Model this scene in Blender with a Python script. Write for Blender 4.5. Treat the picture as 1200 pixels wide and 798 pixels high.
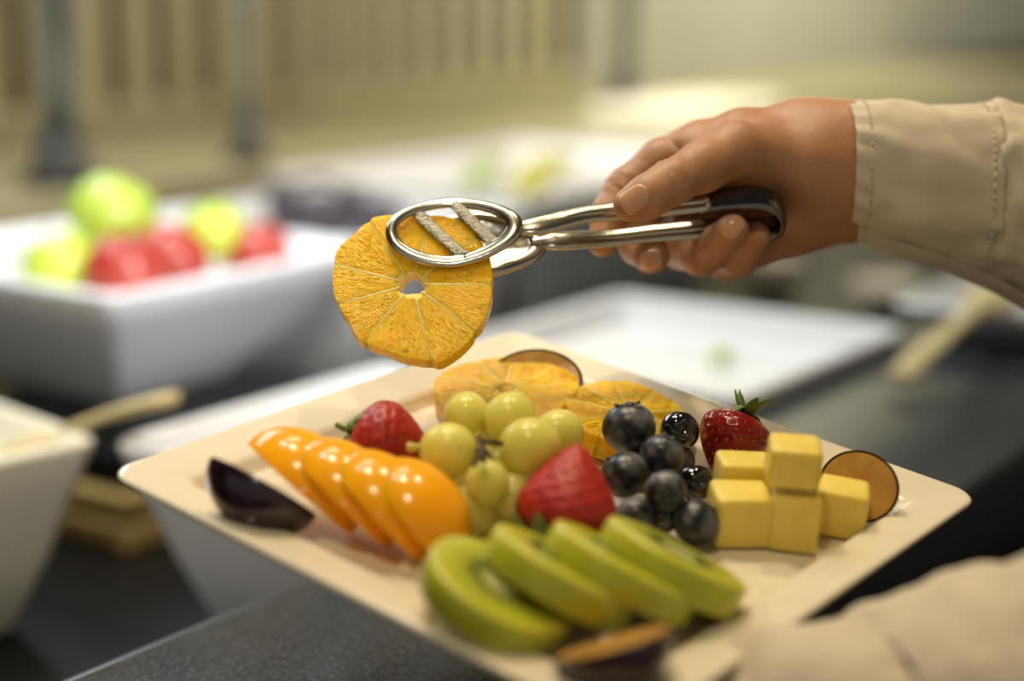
import bpy, bmesh, math, random
import numpy as np
from mathutils import Vector, Matrix, noise as mnoise

for o in list(bpy.data.objects):
    bpy.data.objects.remove(o)
SC = bpy.context.scene
COL = SC.collection
R = math.radians
random.seed(4)

# ------------------------------------------------------------------ camera
F_PX, CAM_H = 2000.0, 1.25
PITCH = math.atan(429 / 2000)
cam_d = bpy.data.cameras.new('camera')
cam = bpy.data.objects.new('camera', cam_d)
COL.objects.link(cam)
cam.location = (0, 0, CAM_H)
cam.rotation_euler = (math.pi / 2 - PITCH, 0, 0)
cam_d.sensor_width = 36
cam_d.lens = 60
cam_d.clip_start = .02
cam_d.dof.use_dof = True
cam_d.dof.focus_distance = 0.735
cam_d.dof.aperture_fstop = 2.5
SC.camera = cam
FW = Vector((0, math.cos(PITCH), -math.sin(PITCH)))
UP = Vector((0, math.sin(PITCH), math.cos(PITCH)))
RT = Vector((1, 0, 0))
CAMP = Vector((0, 0, CAM_H))

# ------------------------------------------------------------------ world, lamps, exposure
w = bpy.data.worlds.new('room_light')
SC.world = w
w.use_nodes = True
w.node_tree.nodes['Background'].inputs[0].default_value = (1.0, .94, .82, 1)
w.node_tree.nodes['Background'].inputs[1].default_value = .34
vs = SC.view_settings
vs.view_transform = 'Standard'
vs.look = 'None'
vs.gamma = 1
vs.use_curve_mapping = False
vs.exposure = -0.08

AZ = R(35.5)
U = Vector((math.sin(AZ), math.cos(AZ), 0))       # along the buffet
V = Vector((-math.cos(AZ), math.sin(AZ), 0))      # across it, away from the guests


def W(u, v, z):
    return U * u + V * v + Vector((0, 0, z))


def area(name, loc, target, size, power, col, shape='DISK', size_y=None):
    l = bpy.data.lights.new(name, 'AREA')
    l.shape = shape
    l.size = size
    if size_y:
        l.size_y = size_y
    l.energy = power
    l.color = col
    o = bpy.data.objects.new(name, l)
    COL.objects.link(o)
    o.location = loc
    o.rotation_euler = (Vector(target) - Vector(loc)).to_track_quat('-Z', 'Y').to_euler()
    return o


def spot(name, loc, target, power, col, cone, blend=.6, rad=.05):
    l = bpy.data.lights.new(name, 'SPOT')
    l.energy = power
    l.color = col
    l.spot_size = R(cone)
    l.spot_blend = blend
    l.shadow_soft_size = rad
    o = bpy.data.objects.new(name, l)
    COL.objects.link(o)
    o.location = loc
    o.rotation_euler = (Vector(target) - Vector(loc)).to_track_quat('-Z', 'Y').to_euler()
    return o


WARM, COOL = (1, .82, .54), (.84, .92, 1)
spot('ceiling_spot_warm', (-.25, 1.05, 2.7), (0, .68, 1), 46, WARM, 42, .8, .07)
spot('ceiling_spot_warm_b', (.30, 1.25, 2.7), (.02, .70, 1), 36, WARM, 42, .8, .07)
spot('ceiling_spot_warm_c', (-.20, .05, 2.7), (0, .68, 1), 38, WARM, 50, .8, .09)
spot('fill_spot_cool', W(.75, 1.25, 2.75), W(.95, .90, .95), 100, COOL, 46, .7, .12)  # added cool light that whitens the bowl rims, no known fixture
spot('fill_spot_front', W(.60, -.62, 1.95), W(1.06, 1.15, .99), 200, (.95, .96, 1), 15, .6, .10)  # added fill without a real fixture, brightens the apple bowl's front
spot('fill_spot_side', W(-.75, -.30, 1.95), W(.95, 1.05, .97), 55, (1, .97, .92), 20, .7, .10)  # second added fill, lifts the shaded sides of the left bowls
area('window_light', W(1.15, 2.0, 2.0), W(1.0, .6, .95), 1.1, 13, COOL, 'RECTANGLE', .5)
spot('fill_spot_far', W(1.7, .20, 2.5), W(2.42, 1.36, 1.0), 230, (1, .96, .84), 20, .6, .10)  # added light from the front so the cream platters stand out
spot('fill_spot_back', W(2.0, 1.25, 2.75), W(1.85, 1.30, .98), 38, (1, .96, .88), 50, .8, .12)  # added from above to brighten the far platters, no known lamp there
area('ceiling_lamp_back', W(3.6, .9, 2.7), W(4.4, 2.1, 1.3), .6, 85, (1, .95, .80))
area('ceiling_lamp_left', W(1.3, 1.2, 2.7), W(1.5, 2.1, 1.4), .5, 15, (1, .88, .66))


# ------------------------------------------------------------------ projection helpers
def ray(px, py):
    return FW + RT * ((px - 600) / F_PX) - UP * ((py - 399) / F_PX)


def C(px, py, d):
    return CAMP + ray(px, py) * d


def on_plane(px, py, p0, n):
    r = ray(px, py)
    return CAMP + r * ((p0 - CAMP).dot(n) / r.dot(n))


def camvec(x, y, z):          # x right, y up, z towards the viewer
    return RT * x + UP * y - FW * z


# plate pose: a held, slightly tilted square plate
PC = Vector((.01838, .66916, 1.04579))
PA = Vector((.63053, .77360, .06314)).normalized()
PB = Vector((-.77224, .61708, .15118)).normalized()
PN = PA.cross(PB).normalized()
VX = (RT - PN * RT.dot(PN)).normalized()
VY = PN.cross(VX).normalized()
MV = Matrix(((VX.x, VY.x, PN.x, PC.x), (VX.y, VY.y, PN.y, PC.y), (VX.z, VY.z, PN.z, PC.z), (0, 0, 0, 1)))
MP = Matrix(((PA.x, PB.x, PN.x, PC.x), (PA.y, PB.y, PN.y, PC.y), (PA.z, PB.z, PN.z, PC.z), (0, 0, 0, 1)))
WELL = -.0085


def pv(px, py, h):            # point seen at a pixel, h metres over the plate's well
    return on_plane(px, py, PC + PN * (WELL + h), PN)


def frame(loc, zaxis, xhint):
    z = Vector(zaxis).normalized()
    x = Vector(xhint)
    x = (x - z * x.dot(z)).normalized()
    y = z.cross(x)
    return Matrix(((x.x, y.x, z.x, loc.x), (x.y, y.y, z.y, loc.y), (x.z, y.z, z.z, loc.z), (0, 0, 0, 1)))


def vv(x, y, z):              # direction in the plate's own right / away / up axes
    return VX * x + VY * y + PN * z


# ------------------------------------------------------------------ scene graph helpers
def link(name, me, mat, parent=None, mw=None):
    o = bpy.data.objects.new(name, me)
    COL.objects.link(o)
    if mat is not None and len(me.materials) == 0:
        me.materials.append(mat)
    if parent is not None:
        o.parent = parent
    if mw is not None:
        o.matrix_world = mw
    return o


def mesh(verts, faces, smooth=True, name='m'):
    me = bpy.data.meshes.new(name)
    me.from_pydata([tuple(v) for v in verts], [], [tuple(f) for f in faces])
    bm = bmesh.new()
    bm.from_mesh(me)
    bmesh.ops.remove_doubles(bm, verts=bm.verts, dist=1e-6)
    bmesh.ops.recalc_face_normals(bm, faces=bm.faces)
    bm.to_mesh(me)
    bm.free()
    if smooth:
        me.polygons.foreach_set('use_smooth', [True] * len(me.polygons))
    me.update()
    return me


def sharp(me, deg=38):
    try:
        me.set_sharp_from_angle(angle=R(deg))
    except Exception:
        pass
    return me


def thing(name, label, cat, mw=None, group=None):
    o = bpy.data.objects.new(name, None)
    o.empty_display_size = .02
    COL.objects.link(o)
    if mw is not None:
        o.matrix_world = mw
    return tag(o, label, cat, group)


def tag(o, label, cat, group=None, kind=None):
    o['label'] = label
    o['category'] = cat
    if group:
        o['group'] = group
    if kind:
        o['kind'] = kind
    return o


def struct(name, me, mat, mw=None, label=None, cat=None):
    o = link(name, me, mat, None, mw)
    o['kind'] = 'structure'
    o['label'] = label or name.replace('_', ' ')
    o['category'] = cat or name.split('_')[0]
    return o


def T(v):
    return Matrix.Translation(Vector(v))


# ------------------------------------------------------------------ materials
def mat(name, col, rough=.5, metal=0, sss=0, rad=(1, .4, .2), sscale=.004, col2=None, nscale=40, ndet=3,
        lo=.35, hi=.65, bump=None, coat=0, trans=0, ior=1.45, spec=.5, voro=None, aniso=None, sheen=0):
    m = bpy.data.materials.new(name)
    m.use_nodes = True
    nt = m.node_tree
    b = nt.nodes['Principled BSDF']
    b.inputs['Base Color'].default_value = (*col, 1)
    b.inputs['Roughness'].default_value = rough
    b.inputs['Metallic'].default_value = metal
    b.inputs['IOR'].default_value = ior
    b.inputs['Specular IOR Level'].default_value = spec
    b.inputs['Coat Weight'].default_value = coat
    b.inputs['Coat Roughness'].default_value = .05
    b.inputs['Transmission Weight'].default_value = trans
    b.inputs['Sheen Weight'].default_value = sheen
    if sss:
        b.inputs['Subsurface Weight'].default_value = sss
        b.inputs['Subsurface Radius'].default_value = rad
        b.inputs['Subsurface Scale'].default_value = sscale
    tc = nt.nodes.new('ShaderNodeTexCoord')
    src = tc.outputs['Object']
    if aniso:
        mp = nt.nodes.new('ShaderNodeMapping')
        mp.inputs['Scale'].default_value = aniso
        nt.links.new(src, mp.inputs['Vector'])
        src = mp.outputs['Vector']
    if col2 is not None:
        n = nt.nodes.new('ShaderNodeTexNoise')
        n.inputs['Scale'].default_value = nscale
        n.inputs['Detail'].default_value = ndet
        nt.links.new(src, n.inputs['Vector'])
        r = nt.nodes.new('ShaderNodeValToRGB')
        r.color_ramp.elements[0].position = lo
        r.color_ramp.elements[1].position = hi
        r.color_ramp.elements[0].color = (*col, 1)
        r.color_ramp.elements[1].color = (*col2, 1)
        nt.links.new(n.outputs['Fac'], r.inputs['Fac'])
        nt.links.new(r.outputs['Color'], b.inputs['Base Color'])
    if bump:
        bs, bd, kind = bump
        if kind == 'voronoi':
            n = nt.nodes.new('ShaderNodeTexVoronoi')
            out = 'Distance'
        else:
            n = nt.nodes.new('ShaderNodeTexNoise')
            n.inputs['Detail'].default_value = 4
            out = 'Fac'
        n.inputs['Scale'].default_value = bs
        nt.links.new(src, n.inputs['Vector'])
        bu = nt.nodes.new('ShaderNodeBump')
        bu.inputs['Strength'].default_value = 1
        bu.inputs['Distance'].default_value = bd
        nt.links.new(n.outputs[out], bu.inputs['Height'])
        nt.links.new(bu.outputs['Normal'], b.inputs['Normal'])
    return m


def polar(nt):
    """radius and angle around the object's own z axis"""
    tc = nt.nodes.new('ShaderNodeTexCoord')
    sp = nt.nodes.new('ShaderNodeSeparateXYZ')
    nt.links.new(tc.outputs['Object'], sp.inputs[0])

    def mth(op, a, b=None):
        n = nt.nodes.new('ShaderNodeMath')
        n.operation = op
        for i, s in enumerate((a, b)):
            if s is None:
                continue
            if isinstance(s, (int, float)):
                n.inputs[i].default_value = s
            else:
                nt.links.new(s, n.inputs[i])
        return n.outputs[0]
    x, y, z = sp.outputs
    r = mth('SQRT', mth('ADD', mth('MULTIPLY', x, x), mth('MULTIPLY', y, y)))
    a = mth('ARCTAN2', y, x)
    return r, a, z, mth


def pulp_mat():
    m = mat('orange_pulp', (.95, .46, .010), .20, sss=.6, rad=(1, .5, .04), sscale=.008, coat=.08, spec=.28)
    nt = m.node_tree
    b = nt.nodes['Principled BSDF']
    r, a, z, mth = polar(nt)
    cb = nt.nodes.new('ShaderNodeCombineXYZ')
    nt.links.new(mth('MULTIPLY', a, 13), cb.inputs[0])
    nt.links.new(mth('MULTIPLY', r, 190), cb.inputs[1])
    nt.links.new(mth('MULTIPLY', z, 500), cb.inputs[2])
    vo = nt.nodes.new('ShaderNodeTexVoronoi')
    vo.inputs['Scale'].default_value = 1.6
    nt.links.new(cb.outputs[0], vo.inputs['Vector'])
    tc = nt.nodes.new('ShaderNodeTexCoord')
    no = nt.nodes.new('ShaderNodeTexNoise')
    no.inputs['Scale'].default_value = 1100
    no.inputs['Detail'].default_value = 3
    nt.links.new(tc.outputs['Object'], no.inputs['Vector'])
    hgt = mth('ADD', vo.outputs['Distance'], mth('MULTIPLY', no.outputs['Fac'], 1.5))
    bu = nt.nodes.new('ShaderNodeBump')
    bu.inputs['Distance'].default_value = .00055
    bu.inputs['Strength'].default_value = .9
    nt.links.new(hgt, bu.inputs['Height'])
    nt.links.new(bu.outputs[0], b.inputs['Normal'])
    nt.links.new(bu.outputs[0], b.inputs['Coat Normal'])
    rp = nt.nodes.new('ShaderNodeValToRGB')
    rp.color_ramp.elements[0].position = .0
    rp.color_ramp.elements[0].color = (.98, .42, .002, 1)
    rp.color_ramp.elements[1].position = .9
    rp.color_ramp.elements[1].color = (1.0, .56, .006, 1)
    nt.links.new(vo.outputs['Distance'], rp.inputs['Fac'])
    nt.links.new(rp.outputs[0], b.inputs['Base Color'])
    return m


def kiwi_mat():
    m = mat('kiwi_flesh', (.42, .52, .05), .3, sss=.35, rad=(.6, 1, .1), sscale=.005, coat=.15)
    nt = m.node_tree
    b = nt.nodes['Principled BSDF']
    r, a, z, mth = polar(nt)
    cb = nt.nodes.new('ShaderNodeCombineXYZ')
    nt.links.new(mth('MULTIPLY', a, 9), cb.inputs[0])
    nt.links.new(mth('MULTIPLY', r, 90), cb.inputs[1])
    no = nt.nodes.new('ShaderNodeTexNoise')
    no.inputs['Scale'].default_value = 1.5
    nt.links.new(cb.outputs[0], no.inputs['Vector'])
    k = mth('ADD', mth('MULTIPLY', r, 1 / .027), mth('MULTIPLY', mth('SUBTRACT', no.outputs['Fac'], .5), .22))
    rp = nt.nodes.new('ShaderNodeValToRGB')
    e = rp.color_ramp.elements
    e[0].position = .20
    e[0].color = (.66, .66, .28, 1)
    e[1].position = .30
    e[1].color = (.25, .27, .02, 1)
    for p, c in ((.55, (.36, .38, .02)), (.8, (.48, .49, .03)), (1.0, (.55, .54, .05))):
        q = e.new(p)
        q.color = (*c, 1)
    nt.links.new(k, rp.inputs['Fac'])
    nt.links.new(rp.outputs[0], b.inputs['Base Color'])
    return m


MT = {
    'plate': mat('ivory_glaze', (.78, .70, .535), .07, coat=.2),
    'ceramic': mat('white_ceramic', (.84, .84, .84), .22, coat=.3),
    'cream': mat('cream_ceramic', (.82, .77, .60), .3),
    'granite': mat('dark_granite', (.013, .015, .019), .17, col2=(.065, .072, .085), nscale=380, ndet=6, lo=.4, hi=.75, spec=.38),
    'well': mat('black_counter', (.006, .006, .006), .3, spec=.22),
    'front': mat('black_front', (.012, .011, .011), .45),
    'rail': mat('black_rail', (.02, .02, .021), .3),
    'floor': mat('floor_dark', (.03, .024, .018), .5, col2=(.05, .04, .03), nscale=3),
    'wood': mat('pale_wood', (.42, .29, .09), .45, col2=(.30, .19, .05), nscale=12, aniso=(1, 9, 9)),
    'spoonwood': mat('beech_wood', (.66, .54, .28), .5, col2=(.56, .44, .2), nscale=15, aniso=(1, 8, 8)),
    'slat': mat('beige_slat', (.56, .50, .33), .55, col2=(.50, .44, .28), nscale=6, aniso=(6, 6, .5)),
    'wall': mat('olive_wall', (.44, .44, .34), .7, col2=(.41, .41, .31), nscale=2),
    'gap': mat('brown_recess', (.075, .055, .028), .7, col2=(.06, .043, .022), nscale=3),
    'ledge': mat('olive_ledge', (.36, .32, .18), .3, col2=(.31, .275, .15), nscale=4),
    'ceil': mat('ceiling_paint', (.30, .28, .23), .8),
    'chrome': mat('brushed_chrome', (.40, .47, .58), .3, metal=1),
    'steel': mat('polished_steel', (.50, .46, .37), .22, metal=1, bump=(260, .00012, 'noise')),
    'steelbar': mat('pitted_steel', (.36, .33, .25), .34, metal=1, bump=(900, .0013, 'noise')),
    'darksteel': mat('dark_steel', (.16, .15, .145), .16, metal=1),
    'pulp': pulp_mat(),
    'sac': mat('juice_sac', (1.0, .48, .004), .08, sss=.5, rad=(1, .55, .05), sscale=.005),
    'membrane': mat('orange_membrane', (1.0, .68, .18), .35, sss=.4, rad=(1, .6, .2), sscale=.004),
    'kiwi': kiwi_mat(),
    'kiwiseed': mat('kiwi_seed', (.012, .010, .008), .3),
    'kiwirim': mat('kiwi_rim', (.48, .49, .03), .3, sss=.4, rad=(.7, 1, .1), sscale=.005, col2=(.42, .43, .02), nscale=90, coat=.1),
    'apricot': mat('apricot_flesh', (1.0, .43, .010), .17, sss=.55, rad=(1, .45, .05), sscale=.008, col2=(.96, .37, .006), nscale=60, spec=.35),
    'plumskin': mat('plum_skin', (.013, .004, .009), .2, col2=(.03, .008, .016), nscale=70, coat=.3),
    'plumflesh': mat('plum_flesh', (.56, .33, .07), .3, sss=.3, rad=(1, .5, .1), sscale=.004, col2=(.46, .22, .05), nscale=90),
    'straw': mat('strawberry_skin', (.34, .012, .009), .36, sss=.15, rad=(1, .1, .05), sscale=.003, col2=(.42, .022, .012), nscale=120, bump=(500, .0006, 'noise')),
    'strawd': mat('dark_strawberry_skin', (.19, .006, .006), .2, sss=.1, rad=(1, .1, .05), sscale=.003, col2=(.25, .012, .008), nscale=120, coat=.15),
    'strawl': mat('bright_strawberry_skin', (.46, .022, .016), .48, sss=.2, rad=(1, .1, .05), sscale=.003, col2=(.38, .014, .01), nscale=100, bump=(400, .0006, 'noise')),
    'achene': mat('strawberry_seed', (.36, .10, .02), .4),
    'leaf': mat('calyx_green', (.10, .17, .02), .5, col2=(.15, .22, .04), nscale=150),
    'grape': mat('grape_skin', (.84, .74, .16), .26, sss=.9, rad=(1, .95, .35), sscale=.015, col2=(.90, .80, .22), nscale=90, trans=.28, ior=1.36),
    'stem': mat('brown_stem', (.06, .03, .012), .6),
    'pedicel': mat('green_pedicel', (.52, .48, .09), .4, sss=.2),
    'blue': mat('blueberry_bloom', (.010, .011, .016), .34, col2=(.19, .19, .21), nscale=120, ndet=5, lo=.42, hi=.72),
    'blueshine': mat('blueberry_wet', (.006, .006, .009), .06, coat=1),
    'bluecrown': mat('blueberry_crown', (.03, .03, .032), .5),
    'pine': mat('pineapple_flesh', (.84, .67, .15), .36, sss=.4, rad=(1, .8, .2), sscale=.005, col2=(.78, .59, .10), nscale=70, aniso=(1, 1, .35), bump=(330, .0005, 'noise')),
    'gapple': mat('green_apple_skin', (.33, .50, .03), .25, col2=(.48, .60, .08), nscale=14, coat=.3),
    'gappleb': mat('yellow_green_apple_skin', (.46, .60, .03), .25, col2=(.56, .68, .08), nscale=14, coat=.3),
    'rapple': mat('red_apple_skin', (.34, .022, .018), .25, col2=(.42, .05, .03), nscale=20, coat=.3),
    'dplum': mat('dark_plum_bloom', (.055, .04, .055), .45, col2=(.11, .09, .11), nscale=30),
    'melon': mat('melon_flesh', (.72, .66, .05), .35, sss=.2, col2=(.62, .60, .1), nscale=30),
    'melong': mat('green_melon_flesh', (.55, .64, .14), .35, sss=.2, col2=(.5, .6, .2), nscale=30),
    'skin': mat('skin', (.47, .245, .13), .45, sss=.16, rad=(1, .35, .16), sscale=.006, col2=(.38, .18, .09), nscale=38, ndet=4, lo=.3, hi=.75, bump=(420, .00022, 'noise')),
    'nail': mat('fingernail', (.60, .33, .20), .25, sss=.2, rad=(1, .4, .2), sscale=.003, coat=.3),
    'cotton': mat('cream_cotton', (.62, .54, .41), .85, col2=(.57, .49, .37), nscale=60, bump=(1500, .00025, 'noise'), sheen=.15),
    'thread': mat('cream_thread', (.60, .52, .40), .9),
}
MT['skin'].node_tree.nodes['Principled BSDF'].inputs['Specular IOR Level'].default_value = .4


# ------------------------------------------------------------------ shape helpers
def box(x0, x1, y0, y1, z0, z1, bev=0.0, seg=2):
    bm = bmesh.new()
    bmesh.ops.create_cube(bm, size=1)
    for v in bm.verts:
        v.co = Vector((x0 + (v.co.x + .5) * (x1 - x0), y0 + (v.co.y + .5) * (y1 - y0), z0 + (v.co.z + .5) * (z1 - z0)))
    if bev:
        bmesh.ops.bevel(bm, geom=bm.edges[:], offset=bev, segments=seg, affect='EDGES', profile=.5)
    me = bpy.data.meshes.new('box')
    bm.to_mesh(me)
    bm.free()
    if bev:
        me.polygons.foreach_set('use_smooth', [True] * len(me.polygons))
        try:
            me.set_sharp_from_angle(angle=R(50))
        except Exception:
            pass
    return me


def lathe(profile, seg=32, fn=None):
    vs, fs = [], []
    for (r, z) in profile:
        for k in range(seg):
            a = 2 * math.pi * k / seg
            p = Vector((r * math.cos(a), r * math.sin(a), z))
            vs.append(fn(p, a) if fn else p)
    n = len(profile)
    for i in range(n - 1):
        for k in range(seg):
            k2 = (k + 1) % seg
            fs.append((i * seg + k, i * seg + k2, (i + 1) * seg + k2, (i + 1) * seg + k))
    fs.append(tuple(range(seg))[::-1])
    fs.append(tuple((n - 1) * seg + k for k in range(seg)))
    return vs, fs


def tube(pts, rad, seg=10, up=(0, 0, 1), flat=1.0, caps=True, flats=None):
    """sweep an ellipse (rad along side, rad*flat along normal) along points"""
    pts = [Vector(p) for p in pts]
    n = len(pts)
    rad = rad if hasattr(rad, '__len__') else [rad] * n
    flats = flats or [flat] * n
    vs, fs = [], []
    up = Vector(up)
    for i, p in enumerate(pts):
        t = (pts[min(i + 1, n - 1)] - pts[max(i - 1, 0)]).normalized()
        s = t.cross(up)
        s = s.normalized() if s.length > 1e-6 else t.orthogonal().normalized()
        m = s.cross(t).normalized()
        for k in range(seg):
            a = 2 * math.pi * k / seg
            vs.append(p + s * (math.cos(a) * rad[i]) + m * (math.sin(a) * rad[i] * flats[i]))
    for i in range(n - 1):
        for k in range(seg):
            k2 = (k + 1) % seg
            fs.append((i * seg + k, i * seg + k2, (i + 1) * seg + k2, (i + 1) * seg + k))
    if caps:
        fs.append(tuple(range(seg))[::-1])
        fs.append(tuple((n - 1) * seg + k for k in range(seg)))
    return vs, fs


def join(parts):
    vs, fs = [], []
    for v, f in parts:
        o = len(vs)
        vs += list(v)
        fs += [tuple(i + o for i in q) for q in f]
    return vs, fs


def spline(pts, n=8):
    """Catmull-Rom through tuples of any length"""
    P = [np.array(p, float) for p in pts]
    P = [2 * P[0] - P[1]] + P + [2 * P[-1] - P[-2]]
    out = []
    for i in range(1, len(P) - 2):
        for k in range(n):
            t = k / n
            a, b, c, d = P[i - 1], P[i], P[i + 1], P[i + 2]
            out.append(.5 * (2 * b + (c - a) * t + (2 * a - 5 * b + 4 * c - d) * t * t + (3 * b - a - 3 * c + d) * t ** 3))
    out.append(P[-2])
    return out


def pillow(outline, thick, bev, fn=None, inner=.55):
    """rounded-edge slab over a 2D outline; z from -thick/2 to thick/2"""
    o = [Vector((p[0], p[1])) for p in outline]
    n = len(o)
    cx = sum(o, Vector((0, 0))) / n
    avg = sum((p - cx).length for p in o) / n
    h = thick / 2
    rings = []
    for ins, z in ((avg * inner, -h), (bev, -h), (bev * .3, -h + bev * .3), (0, -h + bev), (0, h - bev), (bev * .3, h - bev * .3), (bev, h), (avg * inner, h)):
        rings.append([Vector((*(cx + (p - cx) * (1 - min(ins / max((p - cx).length, 1e-6), .95))), z)) for p in o])
    vs = [p for r in rings for p in r]
    fs = []
    for i in range(len(rings) - 1):
        for k in range(n):
            k2 = (k + 1) % n
            fs.append((i * n + k, i * n + k2, (i + 1) * n + k2, (i + 1) * n + k))
    b = len(vs)
    vs += [Vector((cx.x, cx.y, -h)), Vector((cx.x, cx.y, h))]
    L = (len(rings) - 1) * n
    for k in range(n):
        k2 = (k + 1) % n
        fs.append((k2, k, b))
        fs.append((L + k, L + k2, b + 1))
    if fn:
        vs = [fn(v) for v in vs]
    return vs, fs


def lune(a, b, width, rin=0.0, rout=1.0, nt=20, na=14, start=0.0):
    """a wedge of an ellipsoid: poles on x (half length a), outer radius b around; the wedge opens along +z"""
    vs, fs = [], []
    ring = None
    for i in range(nt + 1):
        th = math.pi * (.012 + .976 * i / nt)
        x = -a * math.cos(th) * rout
        s = math.sin(th)
        ro, ri = b * s * rout, b * s * rin
        pts = []
        for k in range(na + 1):
            f = (k / na - .5) * width
            pts.append(Vector((x, ro * math.sin(f), ro * math.cos(f))))
        for k in range(5):
            f = (.5 - k / 4) * width * .92
            pts.append(Vector((x * .98, ri * math.sin(f), ri * math.cos(f))))
        ring = len(pts)
        vs += pts
    for i in range(nt):
        for k in range(ring):
            k2 = (k + 1) % ring
            fs.append((i * ring + k, i * ring + k2, (i + 1) * ring + k2, (i + 1) * ring + k))
    fs.append(tuple(range(ring))[::-1])
    fs.append(tuple(nt * ring + k for k in range(ring)))
    return vs, fs


def sphere(r=1, sx=1, sy=1, sz=1, seg=24, rings=16):
    prof = []
    for i in range(rings + 1):
        t = math.pi * (i / rings)
        prof.append((max(r * math.sin(t), 1e-5), -r * math.cos(t)))
    v, f = lathe(prof, seg)
    return [Vector((p.x * sx, p.y * sy, p.z * sz)) for p in v], f


def rsquare(half, rad, n=6):
    """outline of a rounded square, counter-clockwise"""
    pts = []
    c = half - rad
    for q, (sx, sy) in enumerate(((1, 1), (-1, 1), (-1, -1), (1, -1))):
        for k in range(n + 1):
            a = math.pi / 2 * (q + k / n)
            pts.append((sx * c + rad * math.cos(a), sy * c + rad * math.sin(a)))
    return pts


def rrect(hx, hy, rad, n=6):
    pts = []
    for q, (sx, sy) in enumerate(((1, 1), (-1, 1), (-1, -1), (1, -1))):
        for k in range(n + 1):
            a = math.pi / 2 * (q + k / n)
            pts.append((sx * (hx - rad) + rad * math.cos(a), sy * (hy - rad) + rad * math.sin(a)))
    return pts


def loft(rings, cap0=True, cap1=True):
    n = len(rings[0])
    vs = [p for r in rings for p in r]
    fs = []
    for i in range(len(rings) - 1):
        for k in range(n):
            k2 = (k + 1) % n
            fs.append((i * n + k, i * n + k2, (i + 1) * n + k2, (i + 1) * n + k))
    if cap0:
        fs.append(tuple(range(n))[::-1])
    if cap1:
        fs.append(tuple((len(rings) - 1) * n + k for k in range(n)))
    return vs, fs


# ------------------------------------------------------------------ signed-distance surfaces (hands, body)
def surface_nets(F, org, h):
    S = F < 0
    nx, ny, nz = F.shape
    acc = np.zeros((nx - 1, ny - 1, nz - 1, 3))
    cnt = np.zeros((nx - 1, ny - 1, nz - 1))
    corners = [(i, j, k) for i in (0, 1) for j in (0, 1) for k in (0, 1)]

    def sub(A, c):
        return A[c[0]:nx - 1 + c[0], c[1]:ny - 1 + c[1], c[2]:nz - 1 + c[2]]
    for c in corners:
        for ax in range(3):
            if c[ax]:
                continue
            d = list(c)
            d[ax] = 1
            f0, f1 = sub(F, c), sub(F, d)
            m = (f0 < 0) != (f1 < 0)
            t = np.where(m, f0 / np.where(m, f0 - f1, 1), 0)
            for q in range(3):
                acc[..., q] += np.where(m, c[q] + (t if q == ax else 0), 0)
            cnt += m
    act = cnt > 0
    idx = -np.ones(act.shape, int)
    ii = np.argwhere(act)
    idx[act] = np.arange(len(ii))
    P = (ii + acc[act] / cnt[act][:, None]) * h + org
    faces = []
    for ax in range(3):
        a1, a2 = [(1, 2), (2, 0), (0, 1)][ax]
        s0 = [slice(1, -1)] * 3
        s0[ax] = slice(0, -1)
        s1 = list(s0)
        s1[ax] = slice(1, None)
        A, B = S[tuple(s0)], S[tuple(s1)]
        e = np.argwhere(A != B)
        if not len(e):
            continue
        inside = A[tuple(e.T)]
        off = np.ones(3, int)
        off[ax] = 0
        e = e + off

        def ci(d1, d2):
            q = e.copy()
            q[:, a1] -= d1
            q[:, a2] -= d2
            return idx[tuple(q.T)]
        quad = np.stack([ci(1, 1), ci(0, 1), ci(0, 0), ci(1, 0)], 1)
        quad[~inside] = quad[~inside][:, ::-1]
        faces.append(quad)
    return P, np.concatenate(faces)


class SDF:
    def __init__(s, lo, hi, h):
        s.h = h
        s.org = np.array(lo, float)
        n = np.ceil((np.array(hi) - s.org) / h).astype(int) + 1
        g = np.stack(np.meshgrid(*[np.arange(q) for q in n], indexing='ij'), -1)
        s.p = (g * h + s.org)
        s.shape = tuple(n)

    def cone(s, a, b, r1, r2):
        a, b = np.array(a), np.array(b)
        ba = b - a
        pa = s.p - a
        t = np.clip(pa @ ba / (ba @ ba), 0, 1)
        return np.linalg.norm(pa - t[..., None] * ba, axis=-1) - (r1 + (r2 - r1) * t)

    @staticmethod
    def smin(a, b, k):
        h = np.maximum(k - np.abs(a - b), 0) / k
        return np.minimum(a, b) - h * h * k * .25

    def chain(s, pts, k=.004):
        """pts: list of (position, radius)"""
        d = None
        for (a, ra), (b, rb) in zip(pts[:-1], pts[1:]):
            c = s.cone(a, b, ra, rb)
            d = c if d is None else s.smin(d, c, k)
        return d

    def mesh(s, F, smooth=2):
        P, Q = surface_nets(F, s.org, s.h)
        for _ in range(smooth):
            acc = np.zeros_like(P)
            cnt = np.zeros(len(P))
            for i in range(4):
                for j in ((i + 1) % 4, (i - 1) % 4):
                    np.add.at(acc, Q[:, i], P[Q[:, j]])
                    np.add.at(cnt, Q[:, i], 1)
            P = P * .5 + .5 * acc / np.maximum(cnt, 1)[:, None]
        return P.tolist(), Q.tolist()


def fast_mesh(v, f):
    me = bpy.data.meshes.new('m')
    me.from_pydata(v, [], f)
    me.polygons.foreach_set('use_smooth', [True] * len(me.polygons))
    me.update()
    return me


# ================================================================== the setting
MUV = Matrix(((U.x, V.x, 0, 0), (U.y, V.y, 0, 0), (0, 0, 1, 0), (0, 0, 0, 1)))     # local x = along buffet, y = across, z = up
ZW, ZL = .82, .94
fl = struct('floor', box(-3, 8, -2.6, 2.2, -.05, 0), MT['floor'], MUV, 'dark floor in front of the buffet', 'floor')
struct('ceiling', box(-3, 8, -2.6, 2.2, 2.85, 2.9), MT['ceil'], MUV, 'pale ceiling over the buffet', 'ceiling')

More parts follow.
